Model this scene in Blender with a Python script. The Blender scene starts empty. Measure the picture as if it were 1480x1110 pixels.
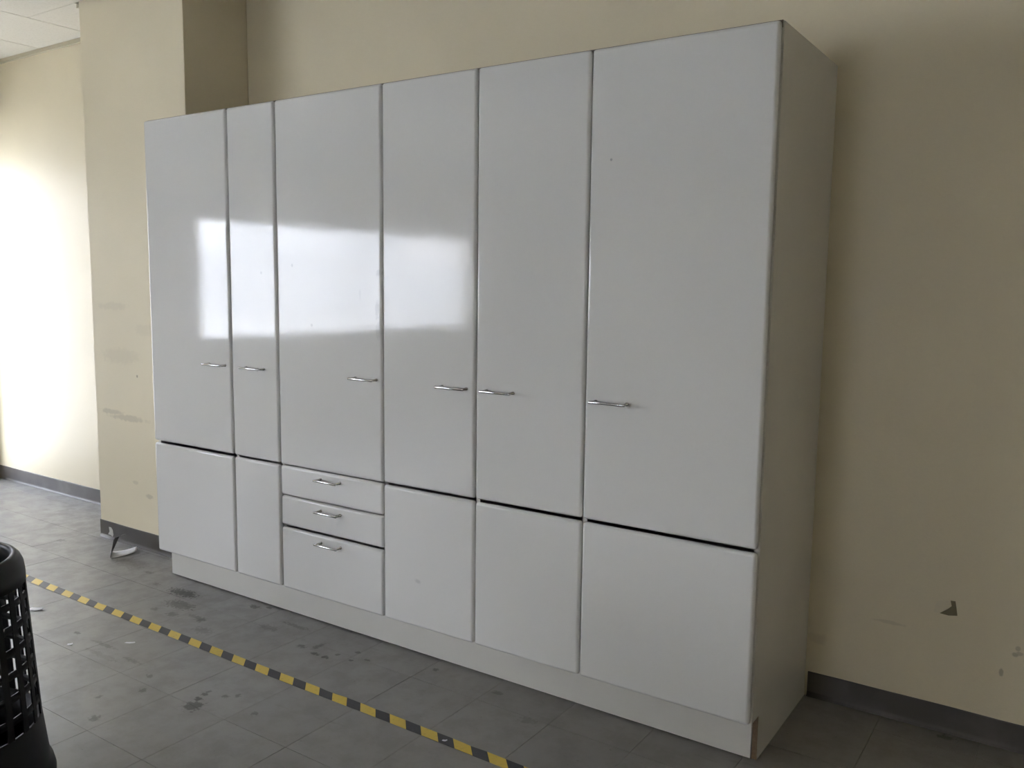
import bpy, bmesh, math, random
from mathutils import Matrix, Vector

random.seed(7)
S = bpy.context.scene
COL = S.collection

# ------------------------------------------------------------------ camera
cam_d = bpy.data.cameras.new('camera')
cam = bpy.data.objects.new('camera', cam_d)
COL.objects.link(cam)
CAM = Vector((3.43904, -2.45482, 1.46621))
RT = Vector((0.8284653, 0.5599081, 0.0121703))
UP = Vector((-0.0745190, 0.0886718, 0.9932695))
FW = Vector((-0.5550605, 0.8237962, -0.1151853))
FPX = 1247.58
cam.matrix_world = Matrix(((RT.x, UP.x, -FW.x, CAM.x), (RT.y, UP.y, -FW.y, CAM.y),
                           (RT.z, UP.z, -FW.z, CAM.z), (0, 0, 0, 1)))
cam_d.sensor_width = 36.0
cam_d.lens = FPX / 1480.0 * 36.0
cam_d.clip_start = 0.05
S.camera = cam

# ------------------------------------------------------------------ colour management, world
S.view_settings.view_transform = 'Standard'
S.view_settings.look = 'None'
S.view_settings.gamma = 1.0
S.view_settings.use_curve_mapping = False
S.view_settings.exposure = 0.0

W = bpy.data.worlds.new('overcast_sky')
S.world = W
W.use_nodes = True
nt = W.node_tree
nt.nodes.clear()
wo = nt.nodes.new('ShaderNodeOutputWorld')
bg = nt.nodes.new('ShaderNodeBackground')
tc = nt.nodes.new('ShaderNodeTexCoord')
sx = nt.nodes.new('ShaderNodeSeparateXYZ')
ramp = nt.nodes.new('ShaderNodeValToRGB')
ramp.color_ramp.elements[0].position = 0.0
ramp.color_ramp.elements[0].color = (0.91, 0.93, 1.0, 1)
ramp.color_ramp.elements[1].position = 0.8
ramp.color_ramp.elements[1].color = (0.70, 0.79, 1.0, 1)
nt.links.new(tc.outputs['Generated'], sx.inputs[0])
nt.links.new(sx.outputs['Z'], ramp.inputs[0])
nt.links.new(ramp.outputs[0], bg.inputs[0])
bg.inputs[1].default_value = 20.5
nt.links.new(bg.outputs[0], wo.inputs[0])

sun_d = bpy.data.lights.new('sun', 'SUN')
sun_d.energy = 84.0
sun_d.angle = 0.009
sun_d.color = (1.0, 0.95, 0.87)
sun = bpy.data.objects.new('sun', sun_d)
COL.objects.link(sun)
sun.rotation_euler = (math.radians(-25), math.radians(12), 0)     # high, along the facade: it lights the yard, not the room

# ------------------------------------------------------------------ room measures (metres)
WALL = 0.62            # back wall plane
LEFT = -3.2            # left (window) wall plane
RIGHT = 5.2
FRONT = -8.2
CEIL = 2.93
PX0, PX1, PY = -1.205, -0.311, 0.236      # pillar
TOP = 2.2              # cabinet height
WINS = [(-0.20, 0.48, 0.06, 2.30), (-6.55, -2.42, 0.90, 2.05)]    # tall window near the corner, long window: y span, z span


# ------------------------------------------------------------------ helpers
def link(o, parent=None):
    COL.objects.link(o)
    if parent is not None:
        o.parent = parent
    return o


def obj(name, bm, mat, parent=None):
    me = bpy.data.meshes.new(name)
    bm.normal_update()
    bm.to_mesh(me)
    bm.free()
    if mat is not None:
        me.materials.append(mat)
    return link(bpy.data.objects.new(name, me), parent)


def struct(o):
    o['kind'] = 'structure'
    return o


def thing(o, label, cat, group=None):
    o['label'] = label
    o['category'] = cat
    if group:
        o['group'] = group
    return o


def empty(name, loc):
    o = bpy.data.objects.new(name, None)
    o.location = loc
    o.empty_display_size = 0.1
    return link(o)


def box(bm, x0, x1, y0, y1, z0, z1, r=0.0, seg=2, mi=0):
    vs = [bm.verts.new((x, y, z)) for z in (z0, z1) for y in (y0, y1) for x in (x0, x1)]
    fs = [bm.faces.new([vs[i] for i in q]) for q in
          ((0, 2, 3, 1), (4, 5, 7, 6), (0, 1, 5, 4), (2, 6, 7, 3), (0, 4, 6, 2), (1, 3, 7, 5))]
    for f in fs:
        f.material_index = mi
    if r > 0:
        es = list({e for f in fs for e in f.edges})
        res = bmesh.ops.bevel(bm, geom=es, offset=r, segments=seg, profile=0.5, affect='EDGES', clamp_overlap=True)
        for f in res['faces']:
            f.smooth = True
            f.material_index = mi
    return bm


def tube(bm, pts, rad, n=10, cap=True):
    """a round bar through the points"""
    rings = []
    for i, p in enumerate(pts):
        p = Vector(p)
        a = Vector(pts[max(i - 1, 0)])
        b = Vector(pts[min(i + 1, len(pts) - 1)])
        t = (b - a).normalized()
        u = t.orthogonal().normalized() if i == 0 else (u - t * u.dot(t)).normalized()
        v = t.cross(u)
        rr = rad[i] if isinstance(rad, (list, tuple)) else rad
        rings.append([bm.verts.new(p + rr * (math.cos(2 * math.pi * k / n) * u + math.sin(2 * math.pi * k / n) * v))
                      for k in range(n)])
    for r0, r1 in zip(rings, rings[1:]):
        for k in range(n):
            f = bm.faces.new((r0[k], r0[(k + 1) % n], r1[(k + 1) % n], r1[k]))
            f.smooth = True
    if cap:
        bm.faces.new(list(reversed(rings[0])))
        bm.faces.new(rings[-1])
    return bm


def lathe(bm, prof, n=72, closed=False):
    rings = [[bm.verts.new((r * math.cos(2 * math.pi * k / n), r * math.sin(2 * math.pi * k / n), z)) for k in range(n)]
             for r, z in prof]
    pairs = list(zip(rings, rings[1:]))
    if closed:
        pairs.append((rings[-1], rings[0]))
    for a, b in pairs:
        for k in range(n):
            f = bm.faces.new((a[k], a[(k + 1) % n], b[(k + 1) % n], b[k]))
            f.smooth = True
    return bm


# ------------------------------------------------------------------ materials
def material(name):
    m = bpy.data.materials.new(name)
    m.use_nodes = True
    n = m.node_tree
    b = n.nodes['Principled BSDF']
    return m, n, b


def N(n, kind, **kw):
    x = n.nodes.new(kind)
    for k, v in kw.items():
        setattr(x, k, v)
    return x


def mathn(n, op, a, b=None, clamp=False):
    x = N(n, 'ShaderNodeMath', operation=op, use_clamp=clamp)
    for i, v in enumerate((a, b)):
        if v is None:
            continue
        if isinstance(v, (int, float)):
            x.inputs[i].default_value = v
        else:
            n.links.new(v, x.inputs[i])
    return x.outputs[0]


def noise(n, vec, scale, detail=3.0, rough=0.5, dist=0.0):
    x = N(n, 'ShaderNodeTexNoise')
    x.inputs['Scale'].default_value = scale
    x.inputs['Detail'].default_value = detail
    x.inputs['Roughness'].default_value = rough
    x.inputs['Distortion'].default_value = dist
    n.links.new(vec, x.inputs['Vector'])
    return x


def remap(n, val, a, b, c=0.0, d=1.0, smooth=True):
    x = N(n, 'ShaderNodeMapRange')
    x.interpolation_type = 'SMOOTHSTEP' if smooth else 'LINEAR'
    n.links.new(val, x.inputs[0])
    for i, v in enumerate((a, b, c, d)):
        x.inputs[i + 1].default_value = v
    return x.outputs[0]


def mixc(n, fac, a, b, blend='MIX'):
    x = N(n, 'ShaderNodeMix', data_type='RGBA', blend_type=blend)
    if isinstance(fac, (int, float)):
        x.inputs[0].default_value = fac
    else:
        n.links.new(fac, x.inputs[0])
    for i, v in ((6, a), (7, b)):
        if isinstance(v, (tuple, list)):
            x.inputs[i].default_value = (*v[:3], 1)
        else:
            n.links.new(v, x.inputs[i])
    return x.outputs[2]


def bump(n, b, height, strength, distance):
    x = N(n, 'ShaderNodeBump')
    x.inputs['Strength'].default_value = strength
    x.inputs['Distance'].default_value = distance
    n.links.new(height, x.inputs['Height'])
    n.links.new(x.outputs[0], b.inputs['Normal'])


def position(n):
    return N(n, 'ShaderNodeNewGeometry').outputs['Position']


def spots(n, pos, lst, edge=0.35, wob=0.35, wscale=40.0):
    """sum of soft irregular spots: (x, y, z, rx, ry, rz, strength) in world metres; returns a 0..1 value"""
    nz = noise(n, pos, wscale, 3.0)
    w = mathn(n, 'MULTIPLY', mathn(n, 'SUBTRACT', nz.outputs[0], 0.5), wob * 4)
    total = None
    for (x, y, z, rx, ry, rz, st) in lst:
        s = N(n, 'ShaderNodeVectorMath', operation='SUBTRACT')
        n.links.new(pos, s.inputs[0])
        s.inputs[1].default_value = (x, y, z)
        d = N(n, 'ShaderNodeVectorMath', operation='DIVIDE')
        n.links.new(s.outputs[0], d.inputs[0])
        d.inputs[1].default_value = (rx, ry, rz)
        le = N(n, 'ShaderNodeVectorMath', operation='LENGTH')
        n.links.new(d.outputs[0], le.inputs[0])
        v = remap(n, mathn(n, 'ADD', le.outputs['Value'], w), 1.0 + edge, 1.0 - edge, 0.0, st)
        total = v if total is None else mathn(n, 'MAXIMUM', total, v)
    return total


def paint(name, col, rough=0.55, marks=None, mark_col=(0.2, 0.18, 0.14), bstr=0.25):
    m, n, b = material(name)
    pos = position(n)
    big = noise(n, pos, 1.3, 3.0)
    c = mixc(n, remap(n, big.outputs[0], 0.35, 0.7), [v * 0.97 for v in col], [min(1, v * 1.03) for v in col])
    dirt = noise(n, pos, 5.0, 6.0, 0.65)
    c = mixc(n, remap(n, dirt.outputs[0], 0.62, 0.80, 0.0, 0.10), c, [v * 0.6 for v in col])
    if marks:
        c = mixc(n, spots(n, pos, marks), c, mark_col)
    n.links.new(c, b.inputs['Base Color'])
    b.inputs['Roughness'].default_value = rough
    b.inputs['Specular IOR Level'].default_value = 0.35
    fine = noise(n, pos, 120.0, 2.0)
    bump(n, b, fine.outputs[0], bstr, 0.002)
    return m


CREAM = (0.67, 0.606, 0.45)
wall_marks = [(3.305, WALL, 0.316, 0.009, 0.05, 0.007, 0.5), (3.318, WALL, 0.322, 0.010, 0.05, 0.006, 0.4), (3.312, WALL, 0.338, 0.006, 0.05, 0.007, 0.4),
              (3.272, WALL, 0.250, 0.006, 0.05, 0.013, 0.55), (2.93, WALL, 0.335, 0.05, 0.05, 0.006, 0.2),
              (2.70, WALL, 0.22, 0.03, 0.05, 0.02, 0.15), (3.33, WALL, 0.62, 0.012, 0.05, 0.008, 0.25)]
M_wall = paint('cream_wall_paint', CREAM, 0.5, wall_marks)
pillar_marks = [(-0.90, PY, 0.712, 0.16, 0.05, 0.016, 0.28), (-1.05, PY, 0.735, 0.10, 0.05, 0.014, 0.28),
                (-0.799, PY, 0.949, 0.006, 0.05, 0.006, 0.7), (-0.73, PY, 0.30, 0.03, 0.05, 0.012, 0.3),
                (-0.85, PY, 0.36, 0.025, 0.05, 0.010, 0.2), (-1.0, PY, 1.32, 0.12, 0.05, 0.02, 0.10),
                (-0.95, PY, 1.05, 0.16, 0.05, 0.04, 0.10), (-0.7, PY, 1.20, 0.10, 0.05, 0.03, 0.08)]
M_pillar = paint('cream_pillar_paint', CREAM, 0.5, pillar_marks)
M_plain = paint('cream_room_paint', CREAM, 0.55)
M_grip = paint('beige_wall_angle', (0.45, 0.41, 0.30), 0.5)

m, n, b = material('mineral_ceiling_tile')
pos = position(n)
f1 = noise(n, pos, 90.0, 4.0, 0.7)
n.links.new(mixc(n, remap(n, f1.outputs[0], 0.45, 0.75), (0.60, 0.575, 0.50), (0.53, 0.505, 0.43)), b.inputs['Base Color'])
b.inputs['Roughness'].default_value = 0.9
bump(n, b, f1.outputs[0], 0.3, 0.002)
M_ctile = m

m, n, b = material('dark_plenum')
b.inputs['Base Color'].default_value = (0.06, 0.055, 0.05, 1)
b.inputs['Roughness'].default_value = 0.9
M_plenum = m

m, n, b = material('vinyl_cove_base')
pos = position(n)
f1 = noise(n, pos, 7.0, 5.0)
n.links.new(mixc(n, remap(n, f1.outputs[0], 0.4, 0.7), (0.062, 0.056, 0.051), (0.088, 0.081, 0.076)), b.inputs['Base Color'])
b.inputs['Roughness'].default_value = 0.5
M_base = m

# vinyl floor tiles: grey, mottled, scuffed, with dropped stains
TP, TX, TY = 0.3025, 0.505, -0.7065
stains = [(-0.03, -0.057, 0.085, 0.034, 0.95), (0.01, -0.052, 0.03, 0.02, 0.9), (0.087, -0.158, 0.08, 0.035, 0.65),
          (0.27, -0.205, 0.05, 0.012, 0.4), (0.314, -0.214, 0.022, 0.02, 0.6), (0.16, -0.245, 0.03, 0.018, 0.45),
          (0.04, -0.255, 0.02, 0.016, 0.4), (0.38, 0.023, 0.028, 0.014, 0.75), (0.439, 0.055, 0.018, 0.010, 0.8),
          (0.945, -0.707, 0.03, 0.030, 0.75), (0.917, -0.665, 0.014, 0.012, 0.85), (0.905, -0.63, 0.012, 0.01, 0.7),
          (0.90, -0.61, 0.008, 0.012, 0.6), (0.873, -0.15, 0.020, 0.012, 0.6), (0.972, -0.168, 0.022, 0.010, 0.75),
          (1.028, -0.167, 0.016, 0.011, 0.8), (0.93, -0.11, 0.012, 0.03, 0.55), (1.05, -0.12, 0.010, 0.010, 0.6),
          (1.13, -0.13, 0.010, 0.008, 0.7), (1.10, -0.06, 0.012, 0.009, 0.6), (1.18, -0.09, 0.012, 0.007, 0.6),
          (0.70, -0.02, 0.07, 0.012, 0.45), (0.62, -0.10, 0.05, 0.02, 0.35), (0.42, -0.28, 0.05, 0.025, 0.35),
          (0.98, -0.60, 0.012, 0.012, 0.55), (1.01, -0.57, 0.010, 0.010, 0.5), (1.16, -0.62, 0.012, 0.01, 0.5),
          (0.70, -0.74, 0.014, 0.012, 0.5), (0.62, -0.66, 0.015, 0.01, 0.45), (0.02, -0.60, 0.016, 0.010, 0.7),
          (0.22, -0.60, 0.07, 0.010, 0.35), (0.30, -0.66, 0.09, 0.012, 0.25), (0.45, -0.62, 0.05, 0.01, 0.3),
          (-0.42, 0.02, 0.03, 0.012, 0.45), (-0.24, -0.06, 0.02, 0.014, 0.45), (-0.62, 0.05, 0.10, 0.05, 0.35),
          (-1.30, 0.05, 0.03, 0.018, 0.5), (-2.20, 0.30, 0.05, 0.012, 0.4), (-2.45, 0.28, 0.03, 0.014, 0.3),
          (1.45, 0.00, 0.012, 0.010, 0.6), (1.75, -0.02, 0.02, 0.012, 0.4), (1.95, -0.12, 0.03, 0.02, 0.3),
          (3.13, 0.585, 0.03, 0.014, 0.6), (0.75, -0.95, 0.02, 0.015, 0.5), (0.62, -0.86, 0.010, 0.01, 0.5)]
m, n, b = material('grey_vinyl_tile')
pos = position(n)
off = N(n, 'ShaderNodeVectorMath', operation='SUBTRACT')
n.links.new(pos, off.inputs[0])
off.inputs[1].default_value = (TX, TY, 0.0)
sc = N(n, 'ShaderNodeVectorMath', operation='DIVIDE')
n.links.new(off.outputs[0], sc.inputs[0])
sc.inputs[1].default_value = (TP, TP, 50.0)
fl = N(n, 'ShaderNodeVectorMath', operation='FLOOR')
n.links.new(sc.outputs[0], fl.inputs[0])
wn = N(n, 'ShaderNodeTexWhiteNoise', noise_dimensions='2D')
n.links.new(fl.outputs[0], wn.inputs['Vector'])
c = mixc(n, wn.outputs['Value'], (0.205, 0.198, 0.186), (0.228, 0.221, 0.207))
mot = noise(n, pos, 9.0, 6.0, 0.65)
c = mixc(n, remap(n, mot.outputs[0], 0.40, 0.66, 0.0, 0.45), c, (0.165, 0.158, 0.146))
st = N(n, 'ShaderNodeVectorMath', operation='MULTIPLY')
n.links.new(pos, st.inputs[0])
st.inputs[1].default_value = (3.0, 22.0, 1.0)
scf = noise(n, st.outputs[0], 1.6, 5.0, 0.6, 0.8)
c = mixc(n, remap(n, scf.outputs[0], 0.62, 0.76, 0.0, 0.30), c, (0.11, 0.105, 0.095))
spk = noise(n, pos, 70.0, 2.0, 0.5)
c = mixc(n, remap(n, spk.outputs[0], 0.70, 0.78, 0.0, 0.5), c, (0.07, 0.065, 0.06))
c = mixc(n, spots(n, pos, [(x, y, 0, rx, ry, 1, s) for x, y, rx, ry, s in stains], 0.35, 0.75, 75.0), c, (0.028, 0.024, 0.020))
n.links.new(c, b.inputs['Base Color'])
n.links.new(remap(n, mot.outputs[0], 0.3, 0.7, 0.30, 0.48), b.inputs['Roughness'])
b.inputs['Specular IOR Level'].default_value = 0.5
bump(n, b, mot.outputs[0], 0.10, 0.003)
M_floor = m

m, n, b = material('tile_joint_grime')
b.inputs['Base Color'].default_value = (0.06, 0.055, 0.048, 1)
b.inputs['Roughness'].default_value = 0.8
M_joint = m

# glossy white door foil with orange peel and hand smears
smears = [(1.07, 0, 1.42, 0.005, 0.1, 0.02, 0.12), (1.16, 0, 1.36, 0.010, 0.1, 0.03, 0.30), (1.17, 0, 1.50, 0.012, 0.1, 0.012, 0.30),
          (1.165, 0, 1.28, 0.012, 0.1, 0.03, 0.22), (1.36, 0, 0.33, 0.012, 0.1, 0.008, 0.3), (0.69, 0, 1.53, 0.006, 0.1, 0.006, 0.35),
          (2.148, 0, 1.855, 0.004, 0.1, 0.004, 0.8), (0.50, 0, 1.50, 0.006, 0.1, 0.006, 0.3), (0.80, 0, 1.29, 0.006, 0.1, 0.006, 0.35)]
m, n, b = material('gloss_white_door_foil')
pos = position(n)
big = noise(n, pos, 0.9, 2.0)
c = mixc(n, remap(n, big.outputs[0], 0.35, 0.7), (0.640, 0.637, 0.622), (0.675, 0.672, 0.657))
c = mixc(n, spots(n, pos, smears, 0.5, 0.5, 60.0), c, (0.30, 0.31, 0.33))
n.links.new(c, b.inputs['Base Color'])
b.inputs['Specular IOR Level'].default_value = 0.34
sm = noise(n, pos, 3.5, 4.0)
n.links.new(remap(n, sm.outputs[0], 0.35, 0.75, 0.060, 0.095), b.inputs['Roughness'])
peel = noise(n, pos, 30.0, 2.0)
wav = noise(n, pos, 7.0, 1.0)
bump(n, b, mathn(n, 'ADD', peel.outputs[0], mathn(n, 'MULTIPLY', wav.outputs[0], 1.2)), 0.05, 0.004)
M_door = m

m, n, b = material('white_melamine')
pos = position(n)
big = noise(n, pos, 2.0, 3.0)
n.links.new(mixc(n, remap(n, big.outputs[0], 0.35, 0.7), (0.57, 0.56, 0.52), (0.61, 0.60, 0.56)), b.inputs['Base Color'])
b.inputs['Roughness'].default_value = 0.22
b.inputs['Specular IOR Level'].default_value = 0.5
M_mel = m

m, n, b = material('raw_chipboard_edge')
pos = position(n)
f1 = noise(n, pos, 160.0, 3.0, 0.7)
n.links.new(mixc(n, f1.outputs[0], (0.10, 0.065, 0.040), (0.26, 0.19, 0.13)), b.inputs['Base Color'])
b.inputs['Roughness'].default_value = 0.85
M_chip = m

m, n, b = material('brown_shade_line')
b.inputs['Base Color'].default_value = (0.10, 0.085, 0.065, 1)  # brown stands for the shade line above the doors
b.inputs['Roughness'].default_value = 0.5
M_shade_line = m

m, n, b = material('brushed_chrome')
b.inputs['Base Color'].default_value = (0.62, 0.63, 0.64, 1)
b.inputs['Metallic'].default_value = 1.0
b.inputs['Roughness'].default_value = 0.16
M_chrome = m

m, n, b = material('black_plastic')
pos = position(n)
f1 = noise(n, pos, 25.0, 3.0)
n.links.new(mixc(n, f1.outputs[0], (0.004, 0.004, 0.005), (0.009, 0.009, 0.010)), b.inputs['Base Color'])
b.inputs['Roughness'].default_value = 0.45
b.inputs['Specular IOR Level'].default_value = 0.2
M_black = m

# hazard tape: slanted yellow and black print
m, n, b = material('hazard_tape_print')
pos = position(n)
sx = N(n, 'ShaderNodeSeparateXYZ')
n.links.new(pos, sx.inputs[0])
ph = mathn(n, 'ADD', sx.outputs['X'], mathn(n, 'MULTIPLY', mathn(n, 'ADD', sx.outputs['Y'], 0.3775), 0.93))
ph = mathn(n, 'DIVIDE', mathn(n, 'ADD', ph, 0.728 + 0.0355 + 0.1365 * 20), 0.1365)
fr = mathn(n, 'FRACT', ph)
isy = mathn(n, 'LESS_THAN', fr, 0.52)
wear = noise(n, pos, 60.0, 4.0, 0.65)
yel = mixc(n, remap(n, wear.outputs[0], 0.52, 0.72, 0.0, 0.5), (0.60, 0.43, 0.060), (0.38, 0.27, 0.05))
blk = mixc(n, remap(n, wear.outputs[0], 0.55, 0.75, 0.0, 0.5), (0.018, 0.018, 0.022), (0.06, 0.06, 0.062))
n.links.new(mixc(n, isy, blk, yel), b.inputs['Base Color'])
b.inputs['Roughness'].default_value = 0.42
M_tape = m

m, n, b = material('white_paper')
b.inputs['Base Color'].default_value = (0.72, 0.72, 0.74, 1)
b.inputs['Roughness'].default_value = 0.7
M_paper = m
m, n, b = material('printed_paper_back')
pos = position(n)
f1 = noise(n, pos, 40.0, 3.0)
n.links.new(mixc(n, f1.outputs[0], (0.03, 0.03, 0.032), (0.10, 0.098, 0.095)), b.inputs['Base Color'])
b.inputs['Roughness'].default_value = 0.7
M_print = m
m, n, b = material('bare_plaster')
b.inputs['Base Color'].default_value = (0.625, 0.57, 0.435, 1)
b.inputs['Roughness'].default_value = 0.8
M_plaster = m
m, n, b = material('torn_plaster')
b.inputs['Base Color'].default_value = (0.19, 0.165, 0.105, 1)
b.inputs['Roughness'].default_value = 0.9
M_torn = m
m, n, b = material('peeled_vinyl')
b.inputs['Base Color'].default_value = (0.50, 0.49, 0.47, 1)
b.inputs['Roughness'].default_value = 0.8
M_peel = m
m, n, b = material('window_aluminium')
b.inputs['Base Color'].default_value = (0.42, 0.42, 0.42, 1)
b.inputs['Roughness'].default_value = 0.4
M_alu = m
m, n, b = material('concrete_yard')
pos = position(n)
f1 = noise(n, pos, 0.6, 5.0)
n.links.new(mixc(n, f1.outputs[0], (0.46, 0.47, 0.48), (0.60, 0.61, 0.62)), b.inputs['Base Color'])
b.inputs['Roughness'].default_value = 0.9
M_yard = m
m, n, b = material('pale_far_facade')
pos = position(n)
f1 = noise(n, pos, 0.35, 4.0)
n.links.new(mixc(n, f1.outputs[0], (0.62, 0.64, 0.67), (0.74, 0.76, 0.79)), b.inputs['Base Color'])
b.inputs['Roughness'].default_value = 0.9
M_far = m
m = bpy.data.materials.new('window_glass')
m.use_nodes = True
n = m.node_tree
n.nodes.clear()
out = N(n, 'ShaderNodeOutputMaterial')
mx = N(n, 'ShaderNodeMixShader')
tr = N(n, 'ShaderNodeBsdfTransparent')
gl = N(n, 'ShaderNodeBsdfGlossy')
gl.inputs['Roughness'].default_value = 0.02
tr.inputs[0].default_value = (0.94, 0.94, 0.94, 1)
fz = N(n, 'ShaderNodeLayerWeight')
fz.inputs['Blend'].default_value = 0.5
fr5 = mathn(n, 'POWER', fz.outputs['Facing'], 5.0)
n.links.new(mathn(n, 'ADD', mathn(n, 'MULTIPLY', fr5, 0.96), 0.035), mx.inputs[0])
n.links.new(tr.outputs[0], mx.inputs[1])
n.links.new(gl.outputs[0], mx.inputs[2])
n.links.new(mx.outputs[0], out.inputs[0])
M_glass = m

# ------------------------------------------------------------------ structure
T = 0.2
bm = box(bmesh.new(), -60, 30, -60, 60, -0.50, -0.30)
struct(obj('ground', bm, M_yard))

for (ya, yb, h) in ((-62, -36, 2.6), (-36, -31, 4.6), (-31, -26.5, 2.8), (-26.5, -23.5, 4.4), (-23.5, -8, 2.9), (-8, 26, 3.4)):
    struct(obj('building', box(bmesh.new(), -36, -30, ya, yb - 0.2, -0.3, h, 0.05, 1), M_far))

# floor slab with tiles as parts
bm = box(bmesh.new(), LEFT - T, RIGHT + T, FRONT - T, WALL + T, -0.25, -0.0042)
floor = struct(obj('floor', bm, M_joint))


def project(x, y, z):
    d = Vector((x, y, z)) - CAM
    w = d.dot(FW)
    if w < 0.1:
        return None
    return 740 + FPX * d.dot(RT) / w, 555 - FPX * d.dot(UP) / w


def in_frame(x0, x1, y0, y1, z):
    for i in range(5):
        for j in range(5):
            q = project(x0 + (x1 - x0) * i / 4, y0 + (y1 - y0) * j / 4, z)
            if q and -5 < q[0] < 1485 and -5 < q[1] < 1115:
                return True
    return False


GAP = 0.0006
tile_mesh = {}
rest = bmesh.new()
ix0 = math.floor((LEFT - TX) / TP)
ix1 = math.ceil((RIGHT - TX) / TP)
iy0 = math.floor((FRONT - TY) / TP)
iy1 = math.ceil((WALL - TY) / TP)
for i in range(ix0, ix1):
    for j in range(iy0, iy1):
        x0 = max(TX + i * TP + GAP, LEFT + 0.001)
        x1 = min(TX + (i + 1) * TP - GAP, RIGHT - 0.001)
        y0 = max(TY + j * TP + GAP, FRONT + 0.001)
        y1 = min(TY + (j + 1) * TP - GAP, WALL - 0.001)
        if x1 - x0 < 0.01 or y1 - y0 < 0.01:
            continue
        hidden = (x0 > -0.28 and x1 < 2.45 and y0 > 0.12) or (x0 > PX0 and x1 < 0.1 and y0 > PY)
        if in_frame(x0, x1, y0, y1, 0) and not hidden and not (x1 < PX1 and x0 > PX0 and y0 > PY):
            key = (round(x1 - x0, 4), round(y1 - y0, 4))
            if key not in tile_mesh:
                bmt = box(bmesh.new(), 0, x1 - x0, 0, y1 - y0, -0.0042, 0.0)
                es = [e for e in bmt.edges if all(v.co.z > -0.001 for v in e.verts)]
                bmesh.ops.bevel(bmt, geom=es, offset=0.0003, segments=1, affect='EDGES')
                me = bpy.data.meshes.new('tile')
                bmt.to_mesh(me)
                bmt.free()
                me.materials.append(M_floor)
                tile_mesh[key] = me
            o = bpy.data.objects.new('tile', tile_mesh[key])
            o.location = (x0, y0, random.uniform(-0.0004, 0.0))
            link(o, floor)
        else:
            box(rest, x0, x1, y0, y1, -0.0042, -0.0002)
o = obj('tile', rest, M_floor, floor)
o['kind'] = 'stuff'

# back wall
wall_back = struct(obj('wall_back', box(bmesh.new(), LEFT - T, RIGHT + T, WALL, WALL + T, -0.25, CEIL + 0.4), M_wall))
struct(obj('wall_right', box(bmesh.new(), RIGHT, RIGHT + T, FRONT, WALL, -0.25, CEIL + 0.4), M_plain))
bm = bmesh.new()
FX0, FX1, FZ0, FZ1 = 0.8, 2.2, 0.95, 1.90          # added unseen opening behind the camera, fill light for the right side
box(bm, LEFT, FX0, FRONT - T, FRONT, -0.25, CEIL + 0.4)
box(bm, FX1, RIGHT, FRONT - T, FRONT, -0.25, CEIL + 0.4)
box(bm, FX0, FX1, FRONT - T, FRONT, -0.25, FZ0)
box(bm, FX0, FX1, FRONT - T, FRONT, FZ1, CEIL + 0.4)
struct(obj('wall_front', bm, M_plain))
# left wall with two window openings
bm = bmesh.new()
ys = [FRONT - T, WINS[1][0], WINS[1][1], WINS[0][0], WINS[0][1], WALL]
for a, c_ in ((ys[0], ys[1]), (ys[2], ys[3]), (ys[4], ys[5])):
    box(bm, LEFT - T, LEFT, a, c_, -0.25, CEIL + 0.4)
for a, c_, WZ0, WZ1 in WINS:
    box(bm, LEFT - T, LEFT, a, c_, -0.25, WZ0)
    box(bm, LEFT - T, LEFT, a, c_, WZ1, CEIL + 0.4)
struct(obj('wall_left', bm, M_plain))
for k, (a, c_, WZ0, WZ1) in enumerate(WINS):
    root = struct(empty('window_%d' % (k + 1), (LEFT - 0.1, (a + c_) / 2, WZ0)))
    loc = Vector(root.location)

    def wpart(name, x0, x1, y0, y1, z0, z1, mat):
        o = obj(name, box(bmesh.new(), x0 - loc.x, x1 - loc.x, y0 - loc.y, y1 - loc.y, z0 - loc.z, z1 - loc.z), mat, root)
        return o
    fx0, fx1 = LEFT - 0.13, LEFT - 0.08
    bmf = bmesh.new()
    for (y0, y1, z0, z1) in ((a, a + 0.04, WZ0, WZ1), (c_ - 0.04, c_, WZ0, WZ1), (a + 0.04, c_ - 0.04, WZ0, WZ0 + 0.04), (a + 0.04, c_ - 0.04, WZ1 - 0.04, WZ1)):
        box(bmf, fx0 - loc.x, fx1 - loc.x, y0 - loc.y, y1 - loc.y, z0 - loc.z, z1 - loc.z)
    obj('window_frame', bmf, M_alu, root)
    wpart('pane', LEFT - 0.107, LEFT - 0.103, a + 0.04, c_ - 0.04, WZ0 + 0.04, WZ1 - 0.04, M_glass)
    wpart('window_sill', LEFT - 0.079, LEFT + 0.03, a + 0.002, c_ - 0.002, WZ0, WZ0 + 0.02, M_alu)

root = struct(empty('window_3', (0, 0, 0)))  # added window out of view, brightens the right doors and wall
bmf = bmesh.new()
for (xa, xb, z0, z1) in ((FX0, FX0 + 0.04, FZ0, FZ1), (FX1 - 0.04, FX1, FZ0, FZ1), (FX0 + 0.04, FX1 - 0.04, FZ0, FZ0 + 0.04), (FX0 + 0.04, FX1 - 0.04, FZ1 - 0.04, FZ1)):
    box(bmf, xa, xb, FRONT - 0.13, FRONT - 0.08, z0, z1)
obj('window_frame', bmf, M_alu, root)
obj('pane', box(bmesh.new(), FX0 + 0.04, FX1 - 0.04, FRONT - 0.107, FRONT - 0.103, FZ0 + 0.04, FZ1 - 0.04), M_glass, root)

# pillar
pillar = struct(obj('wall_pillar', box(bmesh.new(), PX0, PX1, PY, WALL - 0.0005, 0.0005, CEIL + 0.3, 0.004, 2), M_pillar))

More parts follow.
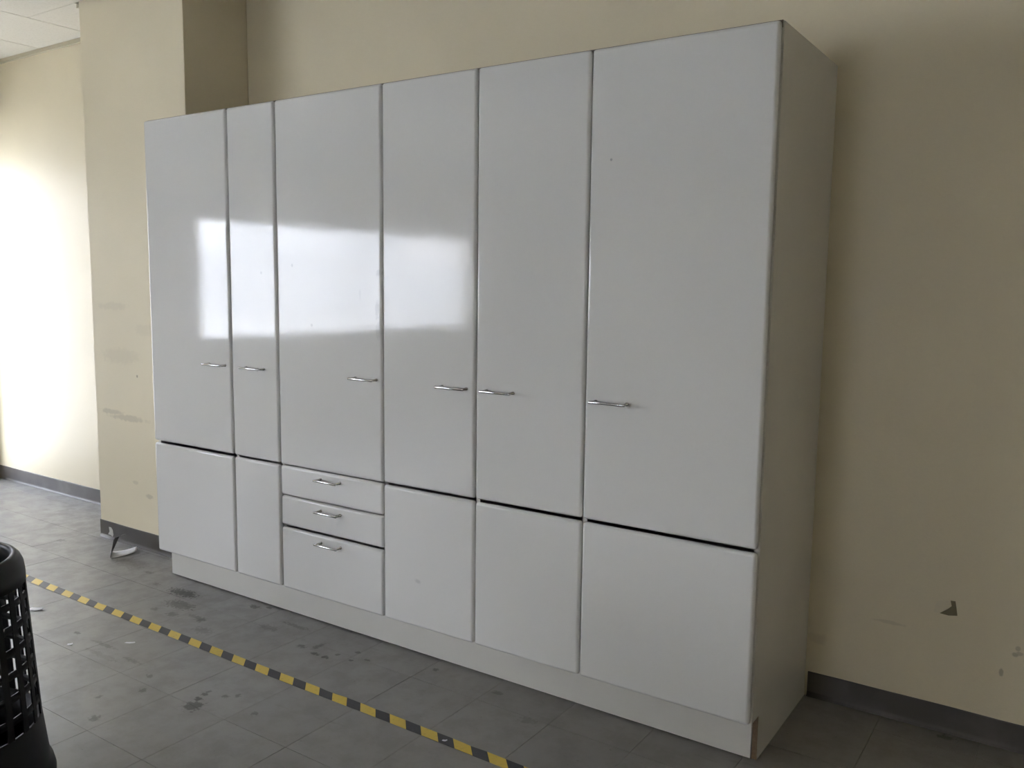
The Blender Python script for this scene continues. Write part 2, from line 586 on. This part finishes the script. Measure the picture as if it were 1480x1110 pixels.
# roof slab over the plenum and the lay-in ceiling
struct(obj('ceiling', box(bmesh.new(), LEFT - T, RIGHT + T, FRONT - T, WALL + T, CEIL + 0.4, CEIL + 0.55), M_plenum))
ceil = bpy.data.objects['ceiling']
xs = [-1.70 + 0.61 * k for k in range(-3, 14)]
ys = [-0.10 - 1.22 * k for k in range(-1, 7)]
restc = bmesh.new()
CG = 0.004


def ctile(x0, x1, y0, y1, part):
    if x1 - x0 < 0.01 or y1 - y0 < 0.01:
        return
    if part:
        t = box(bmesh.new(), x0, x1, y0, y1, CEIL, CEIL + 0.016)
        obj('ceiling_tile', t, M_ctile, ceil)
    else:
        box(restc, x0, x1, y0, y1, CEIL, CEIL + 0.016)


for i in range(len(xs) - 1):
    for j in range(len(ys) - 1):
        x0, x1 = max(xs[i] + CG, LEFT + 0.002), min(xs[i + 1] - CG, RIGHT - 0.002)
        y1, y0 = min(ys[j] - CG, WALL - 0.002), max(ys[j + 1] + CG, FRONT + 0.002)
        if x0 >= x1:
            continue
        vis = in_frame(x0, x1, y0, y1, CEIL) and x0 < -0.3
        if y1 > PY and x1 > PX0 and x0 < PX1:        # cut round the pillar
            ctile(x0, min(x1, PX0 - 0.012), PY - 0.016, y1, vis)
            ctile(max(x0, PX1 + 0.012), x1, PY - 0.016, y1, False)
            ctile(x0, x1, y0, PY - 0.018, vis)
        else:
            ctile(x0, x1, y0, y1, vis)
o = obj('ceiling_tile', restc, M_ctile, ceil)
o['kind'] = 'stuff'
# wall angle under the edge tiles
struct(obj('trim_1', box(bmesh.new(), LEFT, PX0 - 0.001, WALL - 0.022, WALL - 0.0005, CEIL - 0.026, CEIL - 0.001), M_grip))
struct(obj('trim_2', box(bmesh.new(), PX1 + 0.001, RIGHT, WALL - 0.022, WALL - 0.0005, CEIL - 0.026, CEIL - 0.001), M_grip))
struct(obj('trim_3', box(bmesh.new(), PX0 - 0.022, PX0 - 0.0005, PY, WALL - 0.023, CEIL - 0.02, CEIL - 0.001), M_grip))


# vinyl cove base: flat strip with a curved foot, extruded along x (or y) and slightly wavy on top
def cove(name, x0, x1, yw, h, wob, seed):
    rnd = random.Random(seed)
    bmc = bmesh.new()
    prof = [(0.0005, 0.0), (0.011, 0.0), (0.0105, 0.002), (0.008, 0.005), (0.0055, 0.010), (0.004, 0.018), (0.0035, h - 0.003), (0.0022, h), (0.0005, h)]
    nseg = max(2, int((x1 - x0) / 0.12))
    rings = []
    for s in range(nseg + 1):
        x = x0 + (x1 - x0) * s / nseg
        dz = rnd.uniform(-wob, wob)
        rings.append([bmc.verts.new((x, yw - d, z + (dz if z > 0.05 else 0))) for d, z in prof])
    for a_, b_ in zip(rings, rings[1:]):
        for k in range(len(prof)):
            f = bmc.faces.new((a_[k], b_[k], b_[(k + 1) % len(prof)], a_[(k + 1) % len(prof)]))
            f.smooth = k in (1, 2, 3, 4)
    bmc.faces.new(rings[0])
    bmc.faces.new(list(reversed(rings[-1])))
    return struct(obj(name, bmc, M_base))


cove('baseboard_left', LEFT + 0.002, PX0 - 0.004, WALL, 0.098, 0.0005, 1)
bb_p = cove('baseboard_pillar', PX0 - 0.003, PX1, PY, 0.098, 0.0006, 2)
cove('baseboard_back', 2.672, RIGHT - 0.002, WALL, 0.092, 0.0015, 3)
bm = box(bmesh.new(), PX0 - 0.0035, PX0 - 0.0002, PY + 0.0002, WALL - 0.02, 0.0005, 0.098)
struct(obj('baseboard_reveal', bm, M_base))


def patch(name, pts, y, t, mat, parent):
    """thin piece standing on a wall plane: pts are (x, z), its face at y - t"""
    bmp = bmesh.new()
    a_ = [bmp.verts.new((x, y - t, z)) for x, z in pts]
    b_ = [bmp.verts.new((x, y - 0.0001, z)) for x, z in pts]
    bmp.faces.new(a_)
    bmp.faces.new(list(reversed(b_)))
    for k in range(len(pts)):
        bmp.faces.new((a_[k], b_[k], b_[(k + 1) % len(pts)], a_[(k + 1) % len(pts)]))
    bmesh.ops.recalc_face_normals(bmp, faces=bmp.faces)
    return obj(name, bmp, mat, parent)


def on_y(u, v, y):
    d = FW + RT * ((u - 740) / FPX) - UP * ((v - 555) / FPX)
    p = CAM + d * ((y - CAM.y) / d.y)
    return p.x, p.z


# photographed outlines of the two damaged spots, as real places on the wall planes
patch('paint_flake', [on_y(*q, WALL) for q in ((1354, 869), (1358.5, 867.5), (1374, 868.5), (1375.5, 878), (1358, 886), (1349, 884))], WALL, 0.0004, M_plaster, wall_back)
patch('torn_patch', [on_y(*q, WALL) for q in ((1374, 868), (1381, 869), (1382.5, 879), (1383.8, 890), (1371, 889.5), (1358, 886), (1370, 880), (1375.5, 876))], WALL, 0.0008, M_torn, wall_back)
patch('peeled_patch', [on_y(*q, PY - 0.004) for q in ((157.5, 761.5), (160.5, 762), (163, 766), (164, 773), (163, 775.5), (160, 773), (156.5, 772), (158.5, 768))], PY - 0.004, 0.0008, M_peel, bb_p)

# ------------------------------------------------------------------ the cabinet
XL, XR = -0.304, 2.664
cab = empty('wall_cabinet', (1.18, 0.31, 0))
thing(cab, 'long glossy white wall cabinet of tall doors, lower doors and three drawers', 'cabinet')
CL = Vector(cab.location)


def local(o):
    """mesh built in world metres: shift it into the parent's frame"""
    o.data.transform(Matrix.Translation(-CL))
    return o


def cpart(name, bm_, mat, label=None, parent=None):
    o = obj(name, bm_, mat, parent or cab)
    local(o)
    if label:
        o['label'] = label
    return o


CF = 0.0250            # carcass front
CB = 0.612             # carcass back
ZB = 0.1457            # underside of the doors
# right side panel, cut out for the toe kick
bm = bmesh.new()
out2 = [(CF, ZB), (CF, TOP), (CB, TOP), (CB, 0.001), (0.085, 0.001), (0.085, ZB)]
x0, x1 = 2.6475, XR
A = [bm.verts.new((x0, y, z)) for y, z in out2]
B = [bm.verts.new((x1, y, z)) for y, z in out2]
bm.faces.new(list(reversed(A)))
bm.faces.new(B)
for k in range(6):
    f = bm.faces.new((A[k], A[(k + 1) % 6], B[(k + 1) % 6], B[k]))
    if k in (4, 5):
        f.material_index = 1
bmesh.ops.recalc_face_normals(bm, faces=bm.faces)
o = cpart('side_panel', bm, M_mel)
o.data.materials.append(M_chip)
cpart('side_panel', box(bmesh.new(), XL, XL + 0.0165, CF, CB, ZB, TOP), M_mel)
o = cpart('top_panel', box(bmesh.new(), XL + 0.0175, 2.6465, CF, CB, TOP - 0.018, TOP + 0.002), M_mel)
o = cpart('shade_strip', box(bmesh.new(), XL, XR - 0.004, CF - 0.0013, CF - 0.0002, TOP - 0.018, TOP + 0.0025), M_shade_line, 'thin brown strip painted as the shade line along the top')  # added dark strip, stands in for shade on the rounded door tops
cpart('bottom_panel', box(bmesh.new(), XL + 0.0175, 2.6465, CF, CB, ZB, ZB + 0.018), M_mel)
cpart('back_panel', box(bmesh.new(), XL + 0.0175, 2.6465, CB - 0.006, CB - 0.0005, ZB + 0.019, TOP - 0.019), M_mel)
cpart('toe_kick', box(bmesh.new(), XL, 2.6470, 0.0745, 0.0905, 0.0055, ZB - 0.0005), M_mel)
bounds = [-0.3045, 0.2885, 0.5928, 1.1845, 1.6270, 2.0705, 2.6640]
for x in bounds[1:6]:
    cpart('divider', box(bmesh.new(), x - 0.009, x + 0.009, CF, CB - 0.007, ZB + 0.019, TOP - 0.019), M_mel)

R = 0.0112


def front(name, x0, x1, z0, z1, label=None):
    return cpart(name, box(bmesh.new(), x0, x1, 0.0, 0.0235, z0, z1, R, 5), M_door, label)


def handle(parent, xa, xb, z):
    """bow handle: a flat-lying round bar on two short feet"""
    bmh = bmesh.new()
    yb = -0.034
    r = 0.0052
    tube(bmh, [(xa, yb, z), (xa + 0.003, yb, z), (xb - 0.003, yb, z), (xb, yb, z)], [r * 0.7, r, r, r * 0.7], 12)
    for x in (xa + 0.010, xb - 0.010):
        tube(bmh, [(x, yb, z), (x, -0.004, z), (x, -0.0035, z), (x, 0.0, z)], [r * 0.85, r * 0.85, r * 1.15, r * 1.15], 10)
    o = obj('handle', bmh, M_chrome, parent)
    local(o)
    return o


SPLIT = 0.6885
gaps = [0.011, 0.008, 0.0035, 0.009, 0.011, 0.011]     # width of the joint over each lower front
hx = [(0.127, 0.259), (0.381, 0.513), (1.033, 1.165), (1.468, 1.600), (1.669, 1.801), (2.104, 2.236)]
for i in range(6):
    gl_ = (0, 0.0045, 0.0040, 0.0020, 0.0025, 0.0018)[i]
    gr_ = (0.0045, 0.0040, 0.0020, 0.0025, 0.0018, 0)[i]
    xa = bounds[i] + (gl_ if i else 0.0015)
    xb = bounds[i + 1] - (gr_ if i < 5 else 0.0030)
    g = gaps[i] / 2
    d = front('door', xa, xb, SPLIT + g, TOP - 0.0025)
    handle(d, *hx[i], 1.091)
    if i == 2:
        z2, z3 = 0.5567, 0.4219
        for (za, zb, zh) in ((z2 + 0.0016, SPLIT - g, 0.656), (z3 + 0.0045, z2 - 0.0016, 0.523), (ZB, z3 - 0.0045, 0.386)):
            dr = front('drawer', xa, xb, za, zb)
            handle(dr, 0.830, 0.962, zh)
    else:
        front('door', xa, xb, ZB, SPLIT - g)

# ------------------------------------------------------------------ hazard tape
bm = bmesh.new()
rnd = random.Random(5)
nseg = 110
tx0, tx1 = -1.9, 3.25
rows = []
for s in range(nseg + 1):
    x = tx0 + (tx1 - tx0) * s / nseg
    t = (x + 0.8) / 2.8
    yc = -0.3765 - 0.006 * t + 0.0015 * math.sin(x * 5)
    e0 = rnd.uniform(0, 0.0012)
    e1 = rnd.uniform(0, 0.0012)
    if rnd.random() < 0.08:
        e0 += 0.003
    rows.append((x, yc - 0.0225 + e1, yc + 0.0225 - e0))
lo = [[bm.verts.new((x, y, z)) for z in (0.0001, 0.0009) for y in (a_, b_)] for x, a_, b_ in rows]
for p, q in zip(lo, lo[1:]):
    bm.faces.new((p[2], q[2], q[3], p[3]))
    bm.faces.new((p[0], p[1], q[1], q[0]))
    bm.faces.new((p[0], q[0], q[2], p[2]))
    bm.faces.new((p[1], p[3], q[3], q[1]))
bm.faces.new((lo[0][0], lo[0][2], lo[0][3], lo[0][1]))
bm.faces.new((lo[-1][0], lo[-1][1], lo[-1][3], lo[-1][2]))
thing(obj('hazard_tape', bm, M_tape), 'yellow and black striped hazard tape stuck across the grey floor tiles', 'tape')

# ------------------------------------------------------------------ slatted bin
BX, BY = 0.816, -1.440
bn = empty('trash_bin', (BX, BY, 0))
thing(bn, 'round black slatted plastic bin standing on the grey tiles', 'bin')
HB = 0.685


def rad(z):
    return 0.268 - 0.037 * min(z, 0.62) / 0.62


bm = bmesh.new()
lathe(bm, [(0.288, 0.001), (0.289, 0.018), (0.284, 0.040), (0.274, 0.058), (rad(0.2) + 0.002, 0.20), (rad(0.2) - 0.006, 0.20), (0.262, 0.05), (0.262, 0.012), (0.262, 0.001)], 96, True)
obj('base_ring', bm, M_black, bn)
bm = bmesh.new()
lathe(bm, [(0.261, 0.012), (0.261, 0.022), (0.001, 0.024), (0.001, 0.012)], 64, True)
obj('bottom', bm, M_black, bn)
bm = bmesh.new()
r6 = rad(0.6)
prof = [(r6 + 0.003, 0.604), (r6 + 0.0025, 0.630), (r6 - 0.001, 0.655), (r6 - 0.008, 0.672), (r6 - 0.018, 0.683), (r6 - 0.027, 0.686),
        (r6 - 0.034, 0.682), (r6 - 0.036, 0.674), (r6 - 0.033, 0.660), (r6 - 0.022, 0.640), (r6 - 0.010, 0.604)]
lathe(bm, prof, 96, True)
obj('rim', bm, M_black, bn)
# upright slats, each one a part, and hoops between them
NS = 28
sm_ = bmesh.new()
w0 = 2 * math.pi / NS * 0.188
zs = [0.19, 0.30, 0.42, 0.54, 0.62]
rows = []
for z in zs:
    r0 = rad(z)
    rows.append([sm_.verts.new((rr * math.cos(a_), rr * math.sin(a_), z)) for rr in (r0 + 0.002, r0 - 0.0025) for a_ in (-w0, 0, w0)])
for p, q in zip(rows, rows[1:]):
    for k, l in ((0, 1), (1, 2), (2, 5), (5, 4), (4, 3), (3, 0)):
        sm_.faces.new((p[k], p[l], q[l], q[k]))
bmesh.ops.recalc_face_normals(sm_, faces=sm_.faces)
slat_me = bpy.data.meshes.new('slat')
sm_.to_mesh(slat_me)
sm_.free()
slat_me.materials.append(M_black)
for k in range(NS):
    o = bpy.data.objects.new('slat', slat_me)
    o.rotation_euler = (0, 0, math.radians(63.6) + 2 * math.pi * (k + 0.5) / NS)
    link(o, bn)
z = 0.598 - 0.031
while z > 0.20:
    bm = bmesh.new()
    ra, rb = rad(z + 0.014), rad(z - 0.014)
    lathe(bm, [(rb + 0.001, z - 0.010), (ra + 0.001, z + 0.010), (ra - 0.003, z + 0.010), (rb - 0.003, z - 0.010)], 84, True)
    obj('hoop', bm, M_black, bn)
    z -= 0.0635


# ------------------------------------------------------------------ litter on the floor
def sheet(name, rows_, mat, back=None, t=0.0005):
    """thin curved sheet from a grid of points, given a real thickness"""
    bms = bmesh.new()
    top = [[bms.verts.new(p) for p in r_] for r_ in rows_]
    nr, nc = len(rows_), len(rows_[0])
    for i in range(nr - 1):
        for j in range(nc - 1):
            f = bms.faces.new((top[i][j], top[i][j + 1], top[i + 1][j + 1], top[i + 1][j]))
            f.smooth = True
    bmesh.ops.recalc_face_normals(bms, faces=bms.faces)
    bmesh.ops.solidify(bms, geom=list(bms.faces), thickness=t)
    return obj(name, bms, mat)


# folded leaflet: one leaf lies on the floor, the other stands up and curls over
root = empty('leaflet', (-0.76, 0.075, 0))
thing(root, 'folded white leaflet lying half open on the floor beside the pillar', 'paper')
base_pt = Vector((-0.805, 0.045, 0))
DY = Vector((base_pt.x - CAM.x, base_pt.y - CAM.y, 0)).normalized()       # the fold runs this way along the floor
RX = Vector((-DY.y, DY.x, 0)) * -1


def leaf(fn, mat, name):
    g = []
    for i in range(9):
        g.append([fn(i / 8, j / 5) - Vector(root.location) for j in range(6)])
    o = sheet(name, g, mat)
    o.parent = root
    return o


def lower(s, t):
    p = base_pt + RX * (0.004 + 0.128 * s) + DY * (-0.03 + 0.05 * s * s + (0.12 - 0.06 * s) * t)
    return p + Vector((0, 0, 0.003 + 0.015 * s * s * (0.5 + 0.5 * t) + 0.004 * math.sin(3 * t)))


def upper(s, t):
    curl = max(0, s - 0.7) / 0.3
    p = base_pt + RX * (0.026 * s + 0.014 * curl * curl + (0.036 + 0.006 * curl) * t * (0.3 + 0.7 * s)) + DY * (-0.03 + 0.10 * t * (1 - 0.55 * s))
    return p + Vector((0, 0, 0.004 + 0.128 * s - 0.020 * curl * curl))


leaf(lower, M_paper, 'lower_leaf')
o = leaf(upper, M_print, 'upper_leaf')
o['label'] = 'dark printed leaf standing up'


def scrap(name, x, y, w, d, h, rot, mat, label):
    g = []
    cr, sr = math.cos(rot), math.sin(rot)
    for i in range(5):
        row = []
        for j in range(4):
            a_, b_ = i / 4 - 0.5, j / 3 - 0.5
            px = a_ * w * (1 - 0.3 * b_)
            py = b_ * d * (1 - 0.6 * abs(a_))
            pz = 0.0012 + h * (abs(a_) * 2) ** 2 * (0.4 + 0.6 * (a_ > 0))
            row.append((px * cr - py * sr, px * sr + py * cr, pz))
        g.append(row)
    o = sheet(name, g, mat)
    o.location = (x, y, 0)
    return thing(o, label, 'scrap')


scrap('paper_scrap', -0.376, -0.564, 0.062, 0.034, 0.006, 0.55, M_paper, 'largest white paper scrap on the floor just right of the black bin')
scrap('paper_scrap', 0.111, -0.680, 0.020, 0.020, 0.004, 0.9, M_paper, 'tiny pale scrap on the floor next to a dark scuff near the bin')
scrap('paper_scrap', 0.290, -0.530, 0.040, 0.014, 0.003, 0.6, M_paper, 'thin pale sliver on the floor between the tape and the bin')
scrap('paper_scrap', 1.8, -0.385, 0.016, 0.010, 0.003, 0.5, M_paper, 'white fleck stuck on a black stripe of the hazard tape')
